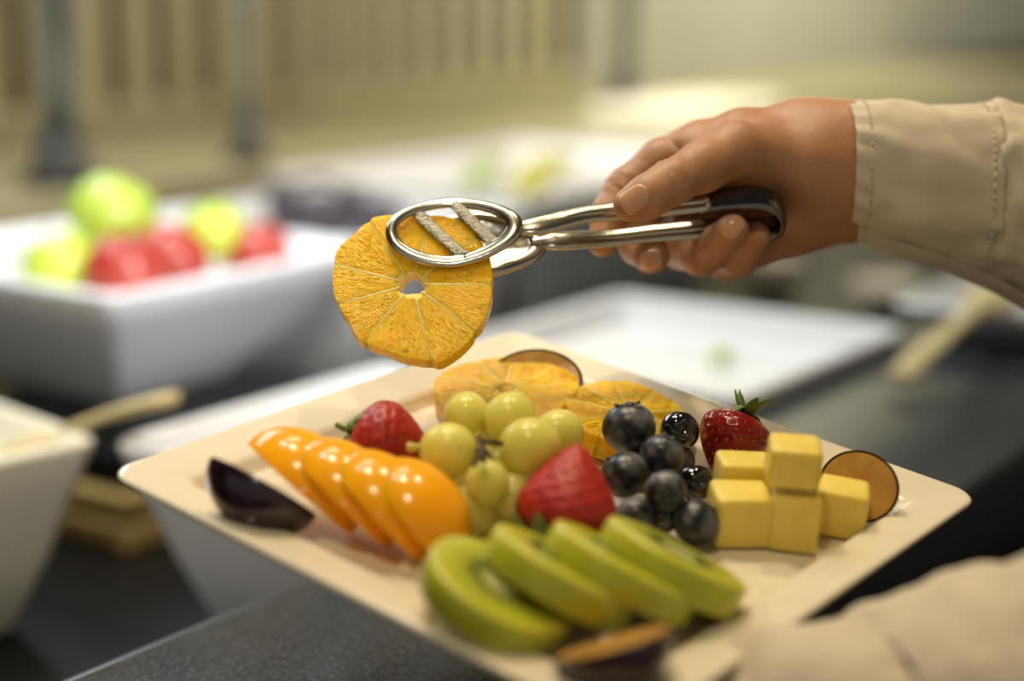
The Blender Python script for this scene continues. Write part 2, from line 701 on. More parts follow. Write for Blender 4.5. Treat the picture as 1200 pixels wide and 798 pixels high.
V_WALL = 2.1
wb = struct('wall_back', box(-3, 8, V_WALL, V_WALL + .06, 0, 2.85), MT['gap'], MUV, 'back wall behind the buffet, clad in beige vertical slats', 'wall')
slat_me = None
u0 = 1.02
PER = .098
for i in range(22):
    me = slat_me
    if me is None:
        me = slat_me = box(-.028, .028, -.014, 0, 1.035, 2.6, .003)
    o = link('slat', me, MT['slat'], wb)
    o.matrix_world = MUV @ T((u0 + i * PER, V_WALL, 0))
lowp = link('lower_panel', box(-2.5, 3.2, -.035, 0, .99, 1.05, .003), MT['ledge'], wb)
lowp.matrix_world = MUV @ T((0, V_WALL, 0))
plain = link('plain_panel', box(3.15, 7.9, -.04, 0, .99, 2.7, .003), MT['wall'], wb)
plain.matrix_world = MUV @ T((0, V_WALL, 0))
wr = struct('wall_right', box(6.6, 6.66, -2.6, V_WALL, 0, 2.85), MT['wall'], MUV, 'pale olive end wall at the far end of the buffet', 'wall')

# the counter: front ledge, sunk black well, raised back ledge
ledge = struct('trim_1', box(-1.2, 4.6, .36, .58, ZL - .035, ZL, .004, 3), MT['granite'], MUV, 'dark granite front ledge of the buffet', 'ledge')
lip = link('polished_edge', box(-1.2, 4.6, .578, .586, ZL - .03, ZL - .002, .0015), MT['rail'], ledge)
lip.matrix_world = MUV
well = struct('trim_2', box(-1.2, 4.6, .55, 1.56, ZW - .03, ZW), MT['well'], MUV, 'black glossy sunken counter top under the bowls', 'counter')
front = struct('trim_3', box(-1.2, 4.6, .40, .55, 0, ZL - .036), MT['front'], MUV, 'black front panel of the buffet counter', 'counter front')
back = struct('trim_4', box(-1.2, 4.8, 1.56, V_WALL - .036, 0, 1.0, .004), MT['ledge'], MUV, 'olive raised back ledge of the buffet', 'ledge')
rail = thing('tray_rail', 'black tray rail running along the front of the counter', 'rail', MUV @ T((0, .30, .80)))
for dy in (-.07, 0, .07):
    link('bar', mesh(*tube([(-1.2, dy, 0), (4.6, dy, 0)], .016, 10)), MT['rail'], rail)
for uu in (-.6, .6, 1.8, 3.0, 4.2):
    link('bracket', box(uu - .012, uu + .012, -.09, .10, -.03, -.012), MT['rail'], rail)


# ------------------------------------------------------------------ bowls
def bowl(u0, u1, v0, v1, zr, zb, label, name='square_bowl', cat='bowl', flare=.30, m='ceramic', group=None, depth=None, rimw=.011, rot=0.0):
    hx, hy = (u1 - u0) / 2, (v1 - v0) / 2
    H = zr - zb
    dep = H - .012 if depth is None else depth
    fl_ = flare

    def ring(k, z, r, ins=0.0):
        return [Vector((x, y, z)) for x, y in rrect(hx * k - ins, hy * k - ins, max(r - ins * .5, .004))]
    b = 1 - fl_
    kk = lambda z: b + fl_ * (z / H) ** .9
    rings = [ring(b - .03, 0, .010), ring(b, .004, .012), ring(kk(H * .4), H * .4, .013), ring(kk(H * .75), H * .75, .014),
             ring(1, H - .006, .015), ring(1.0, H - .002, .015), ring(1, H, .015, .003), ring(1, H, .015, rimw - .003), ring(1, H - .003, .015, rimw),
             ring(kk(H - dep * .5), H - dep * .5, .014, rimw), ring(kk(H - dep), H - dep + .006, .013, rimw), ring(kk(H - dep), H - dep, .013, rimw + .012)]
    o = link(name, mesh(*loft(rings)), MT[m], None, MUV @ T((u1, v0, zb)) @ Matrix.Rotation(R(rot), 4, 'Z') @ T((-hx, hy, 0)))
    return tag(o, label, cat, group)


bowl(.44, .72, .842, 1.12, .955, ZW + .001, 'white bowl at the left edge with a cream spoon handle over its corner', depth=.03, rot=-10, m='cream')  # white bowl; the warm light on it is put into the cream colour
bowl(.718, .998, .553, .833, .955, ZW + .001, 'white flared bowl partly hidden behind the left side of the fruit plate')
bowl(1.06, 1.36, .553, .845, .955, ZW + .001, 'white shallow tray below the hand with a green scrap in it', 'serving_tray', 'tray', depth=.03)
ZA = .892
apple_bowl = bowl(.858, 1.165, .985, 1.335, 1.012, ZA + .001, 'white flared bowl holding green and red apples', flare=.55)
bowl(1.205, 1.50, 1.04, 1.36, 1.005, ZW + .001, 'white bowl of dark plums behind the apple bowl')
bowl(1.56, 2.13, 1.08, 1.50, 1.005, ZW + .001, 'wide white platter with yellow melon pieces at the back', 'serving_platter', 'platter', depth=.03)
bowl(1.37, 1.66, .37, .575, .975, ZL + .001, 'white dish at the right edge under the sleeve', 'serving_dish', 'dish', depth=.02, flare=.25)

# stand under the apple bowl
st = thing('bowl_stand', 'dark topped wooden stand under the apple bowl', 'stand', MUV @ T((.98, 1.09, ZW)))
link('base', box(-.15, .15, -.14, .14, .001, .022, .003), MT['wood'], st)
link('base', box(-.148, .15, -.138, .14, .0225, .044, .003), MT['wood'], st)
link('top_block', box(-.135, .145, -.125, .14, .0445, ZA - ZW, .004), MT['well'], st)


# serving spoons
def spoon(label, p0, p1, m, wid=.011, name='serving_spoon'):
    p0, p1 = Vector(p0), Vector(p1)
    L = (p1 - p0).length
    x = (p1 - p0).normalized()
    mw = frame(p0, Vector((0, 0, 1)) - x * x.z, x)
    t = thing(name, label, 'spoon', mw)
    pts = [(L * k / 10, 0, .002 * math.sin(k / 10 * 3)) for k in range(11)]
    link('handle', mesh(*tube(pts, [wid * (.62 + .38 * k / 10) for k in range(11)], 12, flat=.45)), MT[m], t)
    v, f = sphere(1, .034, .024, .008, 20, 10)
    link('spoon_head', mesh([p + Vector((-.025, 0, -.002)) for p in v], f), MT[m], t)
    return t


spoon('cream serving spoon lying across the corner of the leftmost bowl', on_plane(70, 508, Vector((0, 0, .950)), Vector((0, 0, 1))), on_plane(200, 468, Vector((0, 0, .985)), Vector((0, 0, 1))), 'spoonwood', .011)
spoon('wooden spoon lying across the ledge beside the white tray', on_plane(1150, 358, Vector((0, 0, .985)), Vector((0, 0, 1))), on_plane(1055, 442, Vector((0, 0, .953)), Vector((0, 0, 1))), 'spoonwood', .012)
# small ceramics further along the ledge
for (px, py, z, r, lab) in ((1036, 350, .845, .042, 'small round cream bowl beneath the cuff beyond the tray'), (905, 315, .850, .040, 'small cream pot behind the tray below the wrist')):
    prof = [(r * .62, 0), (r * .66, .002), (r * .92, .02), (r, .044), (r * .98, .047), (r * .92, .045), (r * .88, .034), (r * .5, .030)]
    P = on_plane(px, py, Vector((0, 0, z)), Vector((0, 0, 1)))
    P.z = ZW + .001
    tag(link('small_pot', mesh(*lathe(prof, 28)), MT['cream'], None, T(P)), lab, 'pot')


# ------------------------------------------------------------------ apples and plums in the bowls
def apple_mesh(r, seed):
    prof = []
    for i in range(25):
        t = math.pi * i / 24
        rr = r * math.sin(t) * (1 + .06 * math.cos(t)) + 1e-5
        z = -r * .92 * math.cos(t)
        z -= -.22 * r * math.exp(-(rr / (r * .28)) ** 2) if t < 1.5 else .26 * r * math.exp(-(rr / (r * .30)) ** 2)
        prof.append((rr, z))
    return mesh(*lathe(prof, 28))


def apple(px, py, d, r, m, label, tilt=(0.2, -.1, 1)):
    P = C(px, py, d)
    t = thing('apple', label, 'apple', frame(P, tilt, (1, 0, 0)), 'apples in the white bowl')
    link('apple_flesh', apple_mesh(r, 1), MT[m], t)
    link('stalk', mesh(*tube([(0, 0, r * .62), (.001, 0, r * .85), (.004, .001, r * 1.08)], [.0016, .0013, .0017], 8)), MT['stem'], t)


apple(133, 252, 1.50, .040, 'gapple', 'large green apple on top of the pile', (.4, .3, 1))
apple(248, 271, 1.55, .030, 'gappleb', 'small yellow-green apple between the red ones on the right', (-.3, -.2, 1))
apple(70, 312, 1.44, .033, 'gappleb', 'yellow-green apple low at the left of the bowl', (-.4, .1, 1))
apple(147, 318, 1.425, .036, 'rapple', 'front red apple nearest the bowl rim', (.2, -.2, 1))
apple(200, 302, 1.49, .035, 'rapple', 'red apple in the middle beneath the green ones', (.3, .3, 1))
apple(300, 298, 1.56, .033, 'rapple', 'red apple at the right end of the bowl', (-.3, .2, 1))

for (px, py, lab) in ((332, 246, 'dark plum at the left end of the plum bowl'), (372, 234, 'dark plum at the back of the plum heap'), (381, 256, 'dark plum at the front of the plum heap'),
                      (415, 244, 'dark plum in the right half of the plum bowl'), (446, 262, 'dark plum at the right end of the plum bowl')):
    v, f = sphere(.031, 1, 1, .95, 22, 14)
    P = on_plane(px, py, Vector((0, 0, .985)), Vector((0, 0, 1)))
    tag(link('plum', mesh(v, f), MT['dplum'], None, T(P)), lab, 'plum', 'plums in the bowl')

# melon pieces on the far platter, scraps on the tray
for (px, py, m, sz, lab) in ((572, 206, 'melong', .050, 'pale green melon wedge on the far platter'), (640, 216, 'melon', .068, 'bright yellow melon wedge on the far platter')):
    P = on_plane(px, py + 6, Vector((0, 0, .985)), Vector((0, 0, 1)))
    P.z = .984
    tag(link('melon_wedge', mesh(*lune(sz, sz * .62, R(75), .25)), MT[m], None, frame(P, (-.2, -.3, 1), U)), lab, 'melon')
P = on_plane(845, 418, Vector((0, 0, .93)), Vector((0, 0, 1)))
tag(link('melon_scrap', mesh(*lune(.016, .012, R(90), .2)), MT['melong'], None, frame(Vector((P.x, P.y, .926)), (0, -.3, 1), U)), 'small green fruit scrap on the white tray', 'fruit piece')

# cream platters stacked on a block behind
tag(link('display_block', box(-.26, .26, -.13, .13, .001, .138, .006), MT['ledge'], None, MUV @ T((2.42, 1.40, ZW))), 'olive display block under the stack of cream platters', 'block')
for i in range(3):
    hx, hy = .205 - .008 * i, .085
    rings = [[Vector((x, y, z)) for x, y in rrect(hx * s, hy * s, .03)] for s, z in ((.88, 0), (.92, .002), (1, .012), (1, .029), (.97, .030), (.90, .018))]
    tag(link('oval_platter', mesh(*loft(rings)), MT['cream'], None, MUV @ T((2.40 + .012 * i, 1.38, ZW + .1395 + .0305 * i))),
        ['lowest cream platter of the stack on the olive block', 'middle cream platter of the stack on the olive block', 'topmost cream platter of the stack on the olive block'][i], 'platter', 'cream platters on the olive block')


# ------------------------------------------------------------------ chrome posts
def post(px, rad, base, label):
    r = ray(px, 150)
    P = r * (1.65 / r.dot(V))
    t = thing('guard_post', label, 'post', T((P.x, P.y, 1.0)), 'chrome posts on the back ledge')
    link('pole', mesh(*tube([(0, 0, .01), (0, 0, 1.2)], rad, 20, up=(0, 1, 0))), MT['chrome'], t)
    link('base_flange', mesh(*lathe([(base, .001), (base, .012), (base * .8, .02), (rad * 1.3, .026), (rad * 1.2, .06), (rad * 1.0, .06)], 28)), MT['rail'], t)


post(70, .024, .05, 'thick chrome post behind the apple bowl at the left edge')
post(290, .013, .03, 'thin chrome post left of the middle behind the slice')
post(731, .020, .04, 'chrome post above the index finger behind the cream platters')


# ================================================================== the plate
def plate():
    hs = .1275
    prof = [  # (half size, z, corner radius)
        (.060, -.0175, .010), (.088, -.0175, .012), (.090, -.0145, .012), (.102, -.0120, .012), (.122, -.0040, .010), (.1262, -.0022, .0105), (hs, -.0008, .0115),
        (hs + .0002, .0004, .0115), (hs - .001, .0014, .011), (.1245, .0010, .009), (.120, .0000, .006), (.1080, -.0016, .0045), (.1062, -.0022, .005), (.1046, -.0040, .0052), (.1034, -.0070, .0055), (.1018, -.0082, .0055), (.0995, WELL, .006), (.060, WELL, .008), (.02, WELL, .008)]
    rings = [[Vector((x, y, z)) for x, y in rsquare(h, r, 8)] for h, z, r in prof]
    return tag(link('square_plate', mesh(*loft(rings)), MT['plate'], None, MP), 'square ivory plate arranged with cut fruit, held over the counter', 'plate')


PL = plate()


# ------------------------------------------------------------------ citrus slices
def citrus(name, label, mw, R0, thick, nseg=10, hole=.0042, seed=1, ry=1.0, rfun=None, group=None, cat='orange slice'):
    rnd = random.Random(seed)
    t = thing(name, label, cat, mw, group)

    def rad(a):
        k = rfun(a) if rfun else 1 + .025 * math.sin(3 * a + seed) + .02 * math.sin(5 * a + 2 * seed)
        return R0 * k
    bounds = [2 * math.pi * (i + rnd.uniform(-.12, .12)) / nseg for i in range(nseg)]
    # membrane: thin disc with a hole
    n = 72
    vs, fs = [], []
    for (k, z) in ((0, -.45), (1, -.488), (1, .488), (0, .45)):
        for i in range(n):
            a = 2 * math.pi * i / n
            r = (rad(a) * .975 if k else hole * (1 + .15 * math.sin(3 * a + seed)))
            vs.append(Vector((r * math.cos(a), r * math.sin(a) * ry, z * thick)))
    for i in range(4):
        for q in range(n):
            q2 = (q + 1) % n
            j = (i + 1) % 4
            fs.append((i * n + q, i * n + q2, j * n + q2, j * n + q))
    fins = [(vs, fs)]
    for a in bounds:          # the thin walls between the segments
        ca, sa = math.cos(a), math.sin(a)
        fv = []
        for k in range(9):
            f = k / 8
            rr = hole * 1.05 + (rad(a) * .965 - hole * 1.05) * f
            hw = .00030 * (1.5 - f) * rnd.uniform(.7, 1.3)
            for (sy, sz) in ((-1, -1), (1, -1), (1, 1), (-1, 1)):
                fv.append(Vector((rr * ca - sy * hw * sa, (rr * sa + sy * hw * ca) * ry, sz * (thick / 2 + .00022))))
        ff = [(k * 4 + j, k * 4 + (j + 1) % 4, k * 4 + 4 + (j + 1) % 4, k * 4 + 4 + j) for k in range(8) for j in range(4)] + [(0, 1, 2, 3), (32, 33, 34, 35)]
        fins.append((fv, ff))
    link('membrane', mesh(*join(fins)), MT['membrane'], t)
    for i in range(nseg):
        a0, a1 = bounds[i], bounds[(i + 1) % nseg] + (2 * math.pi if i == nseg - 1 else 0)
        am = (a0 + a1) / 2
        gap = .00016
        out = []
        ri = hole * 1.12 + .0020 * rnd.random()
        m = 12
        for q in range(m + 1):
            f = q / m
            a = a0 + (a1 - a0) * f
            rr = rad(a)
            g = gap / rr
            aa = min(max(a, a0 + g), a1 - g)
            ed = min(f, 1 - f)
            rr *= 1 - .022 * math.exp(-ed * 16)
            out.append((rr * math.cos(aa), rr * math.sin(aa) * ry))
        for q in range(10):       # side back towards the centre
            f = (q + 1) / 10
            rr = rad(a1) * .94 * (1 - f) + ri * f
            g = gap / rr
            out.append((rr * math.cos(a1 - g), rr * math.sin(a1 - g) * ry))
        out.append((ri * 1.0 * math.cos(am), ri * math.sin(am) * ry))
        for q in range(10):
            f = (10 - q) / 10
            rr = rad(a0) * .94 * (1 - f) + ri * f
            g = gap / rr
            out.append((rr * math.cos(a0 + g), rr * math.sin(a0 + g) * ry))
        dz = rnd.uniform(0, .0004)

        def bump(v):
            nz = mnoise.noise(Vector((v.x * 300, v.y * 300, seed + i)))
            return Vector((v.x, v.y, v.z * (1 + .06 * nz) + dz))
        link('segment', mesh(*pillow(out, thick, .0005, bump, .5)), MT['pulp'], t)
    # juice sacs standing a little proud of the cut face
    parts = []
    for i in range(300):
        a = rnd.uniform(0, 2 * math.pi)
        if min(abs((a - b + math.pi) % (2 * math.pi) - math.pi) for b in bounds) < .045:
            continue
        r0 = rad(a)
        rr = r0 * math.sqrt(rnd.uniform(.10, .93))
        v, f = sphere(1, rnd.uniform(.0009, .0021), rnd.uniform(.0004, .0008), rnd.uniform(.00018, .0004), 7, 5)
        mt = Matrix.Translation((rr * math.cos(a), rr * math.sin(a) * ry, thick / 2 + .0001)) @ Matrix.Rotation(a + rnd.uniform(-.25, .25), 4, 'Z') @ Matrix.Rotation(rnd.uniform(-.15, .15), 4, 'Y')
        parts.append(([mt @ p for p in v], f))
    o = link('juice_sacs', mesh(*join(parts)), MT['sac'], t)
    o['kind'] = 'stuff'
    return t


TILT = R(31)
SN = camvec(-.06, math.sin(TILT), math.cos(TILT)).normalized()
SL_C = C(484, 342, .742)
SL_C = on_plane(484, 338, SL_C, SN)
out_px = [(577, 338), (571, 372), (556, 398), (516, 430), (490, 426), (452, 414), (422, 404), (410, 380), (396, 360), (391, 331), (396, 298), (416, 279), (438, 260), (470, 257), (510, 257), (545, 266), (566, 290)]
FR = frame(SL_C, SN, RT)
out_pol = []
for (x, y) in out_px:
    q = FR.inverted() @ on_plane(x, y, SL_C, SN)
    out_pol.append((math.atan2(q.y, q.x) % (2 * math.pi), math.hypot(q.x, q.y)))
out_pol.sort()
aa = np.array([p[0] for p in out_pol])
rr_ = np.array([p[1] for p in out_pol])
aa = np.concatenate([aa - 2 * np.pi, aa, aa + 2 * np.pi])
rr_ = np.concatenate([rr_, rr_, rr_])
citrus('orange_slice', 'round peeled orange slice gripped in the tongs above the plate', FR, 1.0, .0068, 9, .0056, 3,
       rfun=lambda a: float(np.interp(a % (2 * np.pi), aa, rr_)), group='orange slices')
th_ = .0125
citrus('orange_slice', 'glistening orange slice lying on the plate under the held one, beside the grapes',
       frame(pv(593, 470, .0125), vv(-.10, -.10, 1), vv(1, .2, 0)), .0325, th_, 10, .004, 7, group='orange slices')
citrus('orange_slice', 'orange slice on the plate behind the two topmost blueberries',
       frame(pv(735, 497, .0075), vv(.10, -.12, 1), vv(1, .5, 0)), .0290, .011, 10, .004, 11, group='orange slices')


# ------------------------------------------------------------------ tongs
t_n = SN
L_ax = camvec(1, .02, 0)
L_ax = (L_ax - t_n * L_ax.dot(t_n)).normalized()
W_ax = t_n.cross(L_ax)
if W_ax.dot(UP) < 0:
    W_ax = -W_ax
pf = on_plane(531, 270, SL_C + t_n * .0068, t_n)
pr = on_plane(560, 287, SL_C - t_n * .0070, t_n)
tg = thing('serving_tongs', 'steel serving tongs with slotted oval ends gripping the orange slice', 'tongs', T(C(800, 255, .765)))
TI = tg.matrix_world.inverted()


def tong_arm(pc, path, front):
    """an oval loop at pc and a handle along path [(px,py,d,halfwidth)]"""
    ha, hb = .0272, .0158
    n = 56
    lp = []
    for i in range(n):
        a = 2 * math.pi * i / n
        x = math.cos(a)
        y = math.sin(a)
        # pointed a little towards the handle, slightly cupped
        yy = y * (1 - .18 * x) if x > 0 else y
        lp.append(pc + L_ax * (x * ha) + W_ax * (yy * hb) + t_n * (.0025 * (x * x - .4) * (1 if front else -1)))
    vs, fs = [], []
    sg = 10
    for i in range(n):
        p = lp[i]
        tt = (lp[(i + 1) % n] - lp[i - 1]).normalized()
        s = tt.cross(t_n).normalized()
        m = s.cross(tt)
        wd = .0026 + .0012 * max(0, math.cos(2 * math.pi * i / n)) ** 3 + .0006 * max(0, -math.sin(2 * math.pi * i / n))
        for k in range(sg):
            a = 2 * math.pi * k / sg
            vs.append(p + s * (math.cos(a) * wd) + m * (math.sin(a) * .0017))
    for i in range(n):
        for k in range(sg):
            k2, i2 = (k + 1) % sg, (i + 1) % n
            fs.append((i * sg + k, i * sg + k2, i2 * sg + k2, i2 * sg + k))
    lo = link('loop', mesh([TI @ v for v in vs], fs), MT['steel'], tg)
    # cross bars
    if front:
        for (x0, y0, x1, y1) in ((-.62, .72, .22, -.95), (.02, .92, .72, -.60)):
            A = pc + L_ax * (x0 * ha) + W_ax * (y0 * hb)
            B = pc + L_ax * (x1 * ha) + W_ax * (y1 * hb)
            pts = [A.lerp(B, q / 6) - t_n * .0010 * math.sin(q / 6 * math.pi) for q in range(7)]
            v, f = tube(pts, .0028, 12, up=t_n, flat=.3)
            link('cross_bar', mesh([TI @ q for q in v], f), MT['steelbar'], tg)
    else:
        # the rear end is a shallow spoon: a cupped oval sheet
        vs, fs = [], []
        nr = 6
        for r in range(nr + 1):
            q = r / nr
            for i in range(n):
                d = lp[i] - pc
                vs.append(pc + d * q - t_n * (.004 * (1 - q * q)))
        for r in range(nr):
            for i in range(n):
                i2 = (i + 1) % n
                fs.append((r * n + i, r * n + i2, (r + 1) * n + i2, (r + 1) * n + i))
        o = link('spoon_plate', mesh([TI @ q for q in vs], fs), MT['steel'], tg)
        md = o.modifiers.new('solid', 'SOLIDIFY')
        md.thickness = .0008
    start = pc + L_ax * (ha * .86) - t_n * .0004
    neck = pc + L_ax * (ha * 1.35)
    sp = spline([(*start, .0022), (*neck, .0048)] + [(*C(a, b, d), wv) for a, b, d, wv in path], 8)
    v, f = tube([p[:3] for p in sp], [p[3] for p in sp], 16, up=t_n, flat=.42)
    link('arm', mesh([TI @ q for q in v], f), MT['steel'], tg)
    # pressed ridge along the arm
    pts = [Vector(p[:3]) + t_n * (p[3] * .36) for p in sp[10:]]
    v, f = tube(pts, [p[3] * .42 * min(1, .2 + k / 8) for k, p in enumerate(sp[10:])], 10, up=t_n, flat=.5)
    link('ridge', mesh([TI @ q for q in v], f), MT['steel'], tg)


dF = (pf + L_ax * .027 - CAMP).dot(FW)
dR = (pr + L_ax * .027 - CAMP).dot(FW)
tong_arm(pf, [(690, 251, .7545, .0047), (760, 244, .759, .0051), (830, 236, .764, .0055)], True)
tong_arm(pr, [(715, 279, .770, .0047), (770, 273, .775, .0051), (830, 268, .780, .0055)], False)
# sprung bend in dark steel joining both arms inside the palm
bend = [(818, 238, .7632, .0056), (850, 233, .766, .0062), (885, 231, .768, .0066), (908, 238, .771, .0068), (916, 252, .776, .0068), (908, 266, .781, .0066), (880, 268, .7815, .0062), (850, 268, .781, .006), (815, 269, .779, .0056)]
sp = spline([(*C(a, b, d), wv) for a, b, d, wv in bend], 7)
cen = sum((Vector(p[:3]) for p in sp), Vector()) / len(sp)
side = L_ax.cross(t_n).normalized()
vs, fs = [], []
sg = 14
for i, p in enumerate(sp):
    q = Vector(p[:3])
    tt = (Vector(sp[min(i + 1, len(sp) - 1)][:3]) - Vector(sp[max(i - 1, 0)][:3])).normalized()
    s = W_ax
    s = (s - tt * s.dot(tt)).normalized()
    m = s.cross(tt)
    for k in range(sg):
        a = 2 * math.pi * k / sg
        vs.append(q + s * (math.cos(a) * p[3]) + m * (math.sin(a) * p[3] * .34))
for i in range(len(sp) - 1):
    for k in range(sg):
        k2 = (k + 1) % sg
        fs.append((i * sg + k, i * sg + k2, (i + 1) * sg + k2, (i + 1) * sg + k))
fs += [tuple(range(sg))[::-1], tuple((len(sp) - 1) * sg + k for k in range(sg))]
link('spring_bend', mesh([TI @ q for q in vs], fs), MT['darksteel'], tg)


# ------------------------------------------------------------------ plums and apricots
def plum_piece(name, label, mw, a, b, width, cat='plum', rin=0.0, zs=1.0):
    t = thing(name, label, cat, mw, 'plum pieces on the plate')
    v, f = lune(a, b, width, rin, .935)
    link('flesh', sharp(mesh([Vector((p.x, p.y, p.z * zs)) for p in v], f)), MT['plumflesh'], t)
    v, f = lune(a, b, width * 1.01, .925, 1.0)
    v = [Vector((p.x, p.y, p.z * zs)) for p in v]
    s = link('skin', sharp(mesh(v, f)), MT['plumskin'], t)
    s['label'] = 'dark purple skin'
    return t


plum_piece('plum_wedge', 'dark plum wedge, skin out, left of the apricot slices', frame(pv(309, 571, .0135), -ray(309, 571).normalized() * .80 + camvec(-.51, -.86, 0) * .60, camvec(.86, -.51, -.05)), .0232, .0180, R(92))
plum_piece('plum_half', 'plum half with tan cut face, right of the pineapple', frame(pv(1006, 570, .0135), camvec(.42, -.22, -.88), camvec(.85, -.30, .38)), .0172, .0150, R(178), zs=.62)
plum_piece('plum_half', 'plum half behind the oranges at the far corner of the plate', frame(pv(627, 448, .012), camvec(.05, -.42, -.90), camvec(1, 0, 0)), .0222, .0170, R(178), zs=.6)
plum_piece('plum_half', 'dark plum half at the near edge of the plate below the kiwi', frame(C(718, 752, .568), camvec(.26, -.93, .03), camvec(.96, .27, 0)), .0205, .0175, R(178), zs=1.0)

ap = [((352, 574), (.80, -.60), .0290), ((398, 588), (.74, -.66), .0290), ((440, 602), (.68, -.72), .0285), ((480, 611), (.62, -.77), .0275)]
for i, ((px, py), ax, a) in enumerate(ap):
    mw = frame(pv(px, py, .0065 + .0008 * i), vv(.30, -.22, 1), vv(ax[0], ax[1], -.26))
    v, f = lune(a, .0225, R(100), .30)
    v = [Vector((p.x, p.y, p.z)) for p in v]
    o = link('apricot_slice', mesh(v, f), MT['apricot'], None, mw)
    tag(o, ['apricot slice nearest the dark plum wedge', 'second apricot slice from the plum wedge', 'third apricot slice from the plum wedge', 'apricot slice nearest the grapes and kiwi'][i], 'apricot slice', 'overlapping apricot slices')
    md = o.modifiers.new('bev', 'BEVEL')
    md.width = .0018
    md.segments = 3
    md.limit_method = 'ANGLE'
    md.angle_limit = R(40)


# ------------------------------------------------------------------ strawberries
def strawberry(label, mw, L, Rm, m, leaves, seed, leaf_len=.012, squash=1.0, curl=0, lw=.26):
    """tip towards +z, calyx at -z, origin mid berry"""
    rnd = random.Random(seed)
    t = thing('strawberry', label, 'strawberry', mw, 'strawberries on the plate')

    def prof(s):          # s: 0 calyx .. 1 tip
        return Rm * (math.sin(math.pi * min(s, 1) ** .62) ** .72) * (1 - .12 * s)
    seeds = []
    N = 110
    for i in range(N):
        s = .06 + .90 * (i + .5) / N
        s = 1 - (1 - s) ** .8
        a = i * 2.39996
        seeds.append((s, a))
    sd = np.array([[prof(s) * math.cos(a), prof(s) * math.sin(a), (s - .5) * L] for s, a in seeds])
    nr, ns = 44, 64
    vs, fs = [], []
    for i in range(nr + 1):
        s = .002 + .996 * i / nr
        for k in range(ns):
            a = 2 * math.pi * k / ns
            r = prof(s) * (1 + .03 * math.sin(2 * a + seed) + .02 * math.sin(3 * a + seed * 2 + 3 * s))
            p = np.array([r * math.cos(a), r * math.sin(a) * squash, (s - .5) * L])
            d = np.sqrt(((sd * [1, squash, 1] - p) ** 2).sum(1)).min()
            q = 1 - .085 * math.exp(-(d / .0011) ** 2)
            vs.append(Vector((p[0] * q, p[1] * q, p[2])))
    for i in range(nr):
        for k in range(ns):
            k2 = (k + 1) % ns
            fs.append((i * ns + k, i * ns + k2, (i + 1) * ns + k2, (i + 1) * ns + k))
    fs += [tuple(range(ns))[::-1], tuple(nr * ns + k for k in range(ns))]
    link('berry', mesh(vs, fs), MT[m], t)
    parts = []
    for (s, a), p in zip(seeds, sd):
        nrm = Vector((math.cos(a), math.sin(a) * squash, .25)).normalized()
        c = Vector((p[0] * .985, p[1] * squash * .985, p[2]))
        v, f = sphere(1, .00042, .00022, .00075, 6, 4)
        fr = frame(c, Vector((0, 0, 1)) - nrm * nrm.z, nrm.cross(Vector((0, 0, 1))) if nrm.z < .99 else (1, 0, 0))
        parts.append(([fr @ q for q in v], f))
    o = link('seeds', mesh(*join(parts)), MT['achene'], t)
    o['kind'] = 'stuff'
    for k in range(leaves):
        a = 2 * math.pi * (k + rnd.uniform(-.2, .2)) / leaves
        ll = leaf_len * rnd.uniform(.8, 1.2)
        vs, fs = [], []
        m_ = 8
        for i in range(m_ + 1):
            f = i / m_
            wd = ll * lw * math.sin(math.pi * (.12 + .88 * f)) ** .8
            r = .0015 + ll * f
            z = -L * .5 - .0005 - .004 * math.sin(f * 2.2) * (1 if k % 2 else .5) + (curl * f * f if curl else (.0075 * f * f if k % 3 == 0 else -.006 * f * f))
            for sgn, dz in ((-1, 0), (0, -.0006), (1, 0)):
                p = Vector((r, sgn * wd, z + dz))
                vs.append(Matrix.Rotation(a, 3, 'Z') @ p)
        for i in range(m_):
            for q in range(2):
                fs.append((i * 3 + q, i * 3 + q + 1, i * 3 + q + 4, i * 3 + q + 3))
        lo = link('calyx_leaf', mesh(vs, fs), MT['leaf'], t)
        md = lo.modifiers.new('solid', 'SOLIDIFY')
        md.thickness = .0005
    link('stalk', mesh(*tube([(0, 0, -L * .5), (0, .001, -L * .5 - .004), (.001, .002, -L * .5 - .007)], .0012, 8)), MT['leaf'], t)
    return t


strawberry('red strawberry lying sideways behind the apricot slices', frame(pv(462, 526, .0160), vv(.92, -.18, -.26), vv(0, 0, 1)), .0375, .0182, 'straw', 7, 2, .0105, curl=.011, lw=.3)
strawberry('bright strawberry tip up in front of the grapes', frame(pv(668, 577, .0165), vv(.10, .42, .90), vv(1, 0, 0)), .0385, .0212, 'strawl', 9, 5, .026, curl=.012)
strawberry('dark red strawberry with leaves up, behind the pineapple cubes', frame(pv(857, 524, .0155), vv(-.35, -.45, -.80), vv(1, 0, 0)), .031, .0164, 'strawd', 8, 8, .0070, lw=.42)


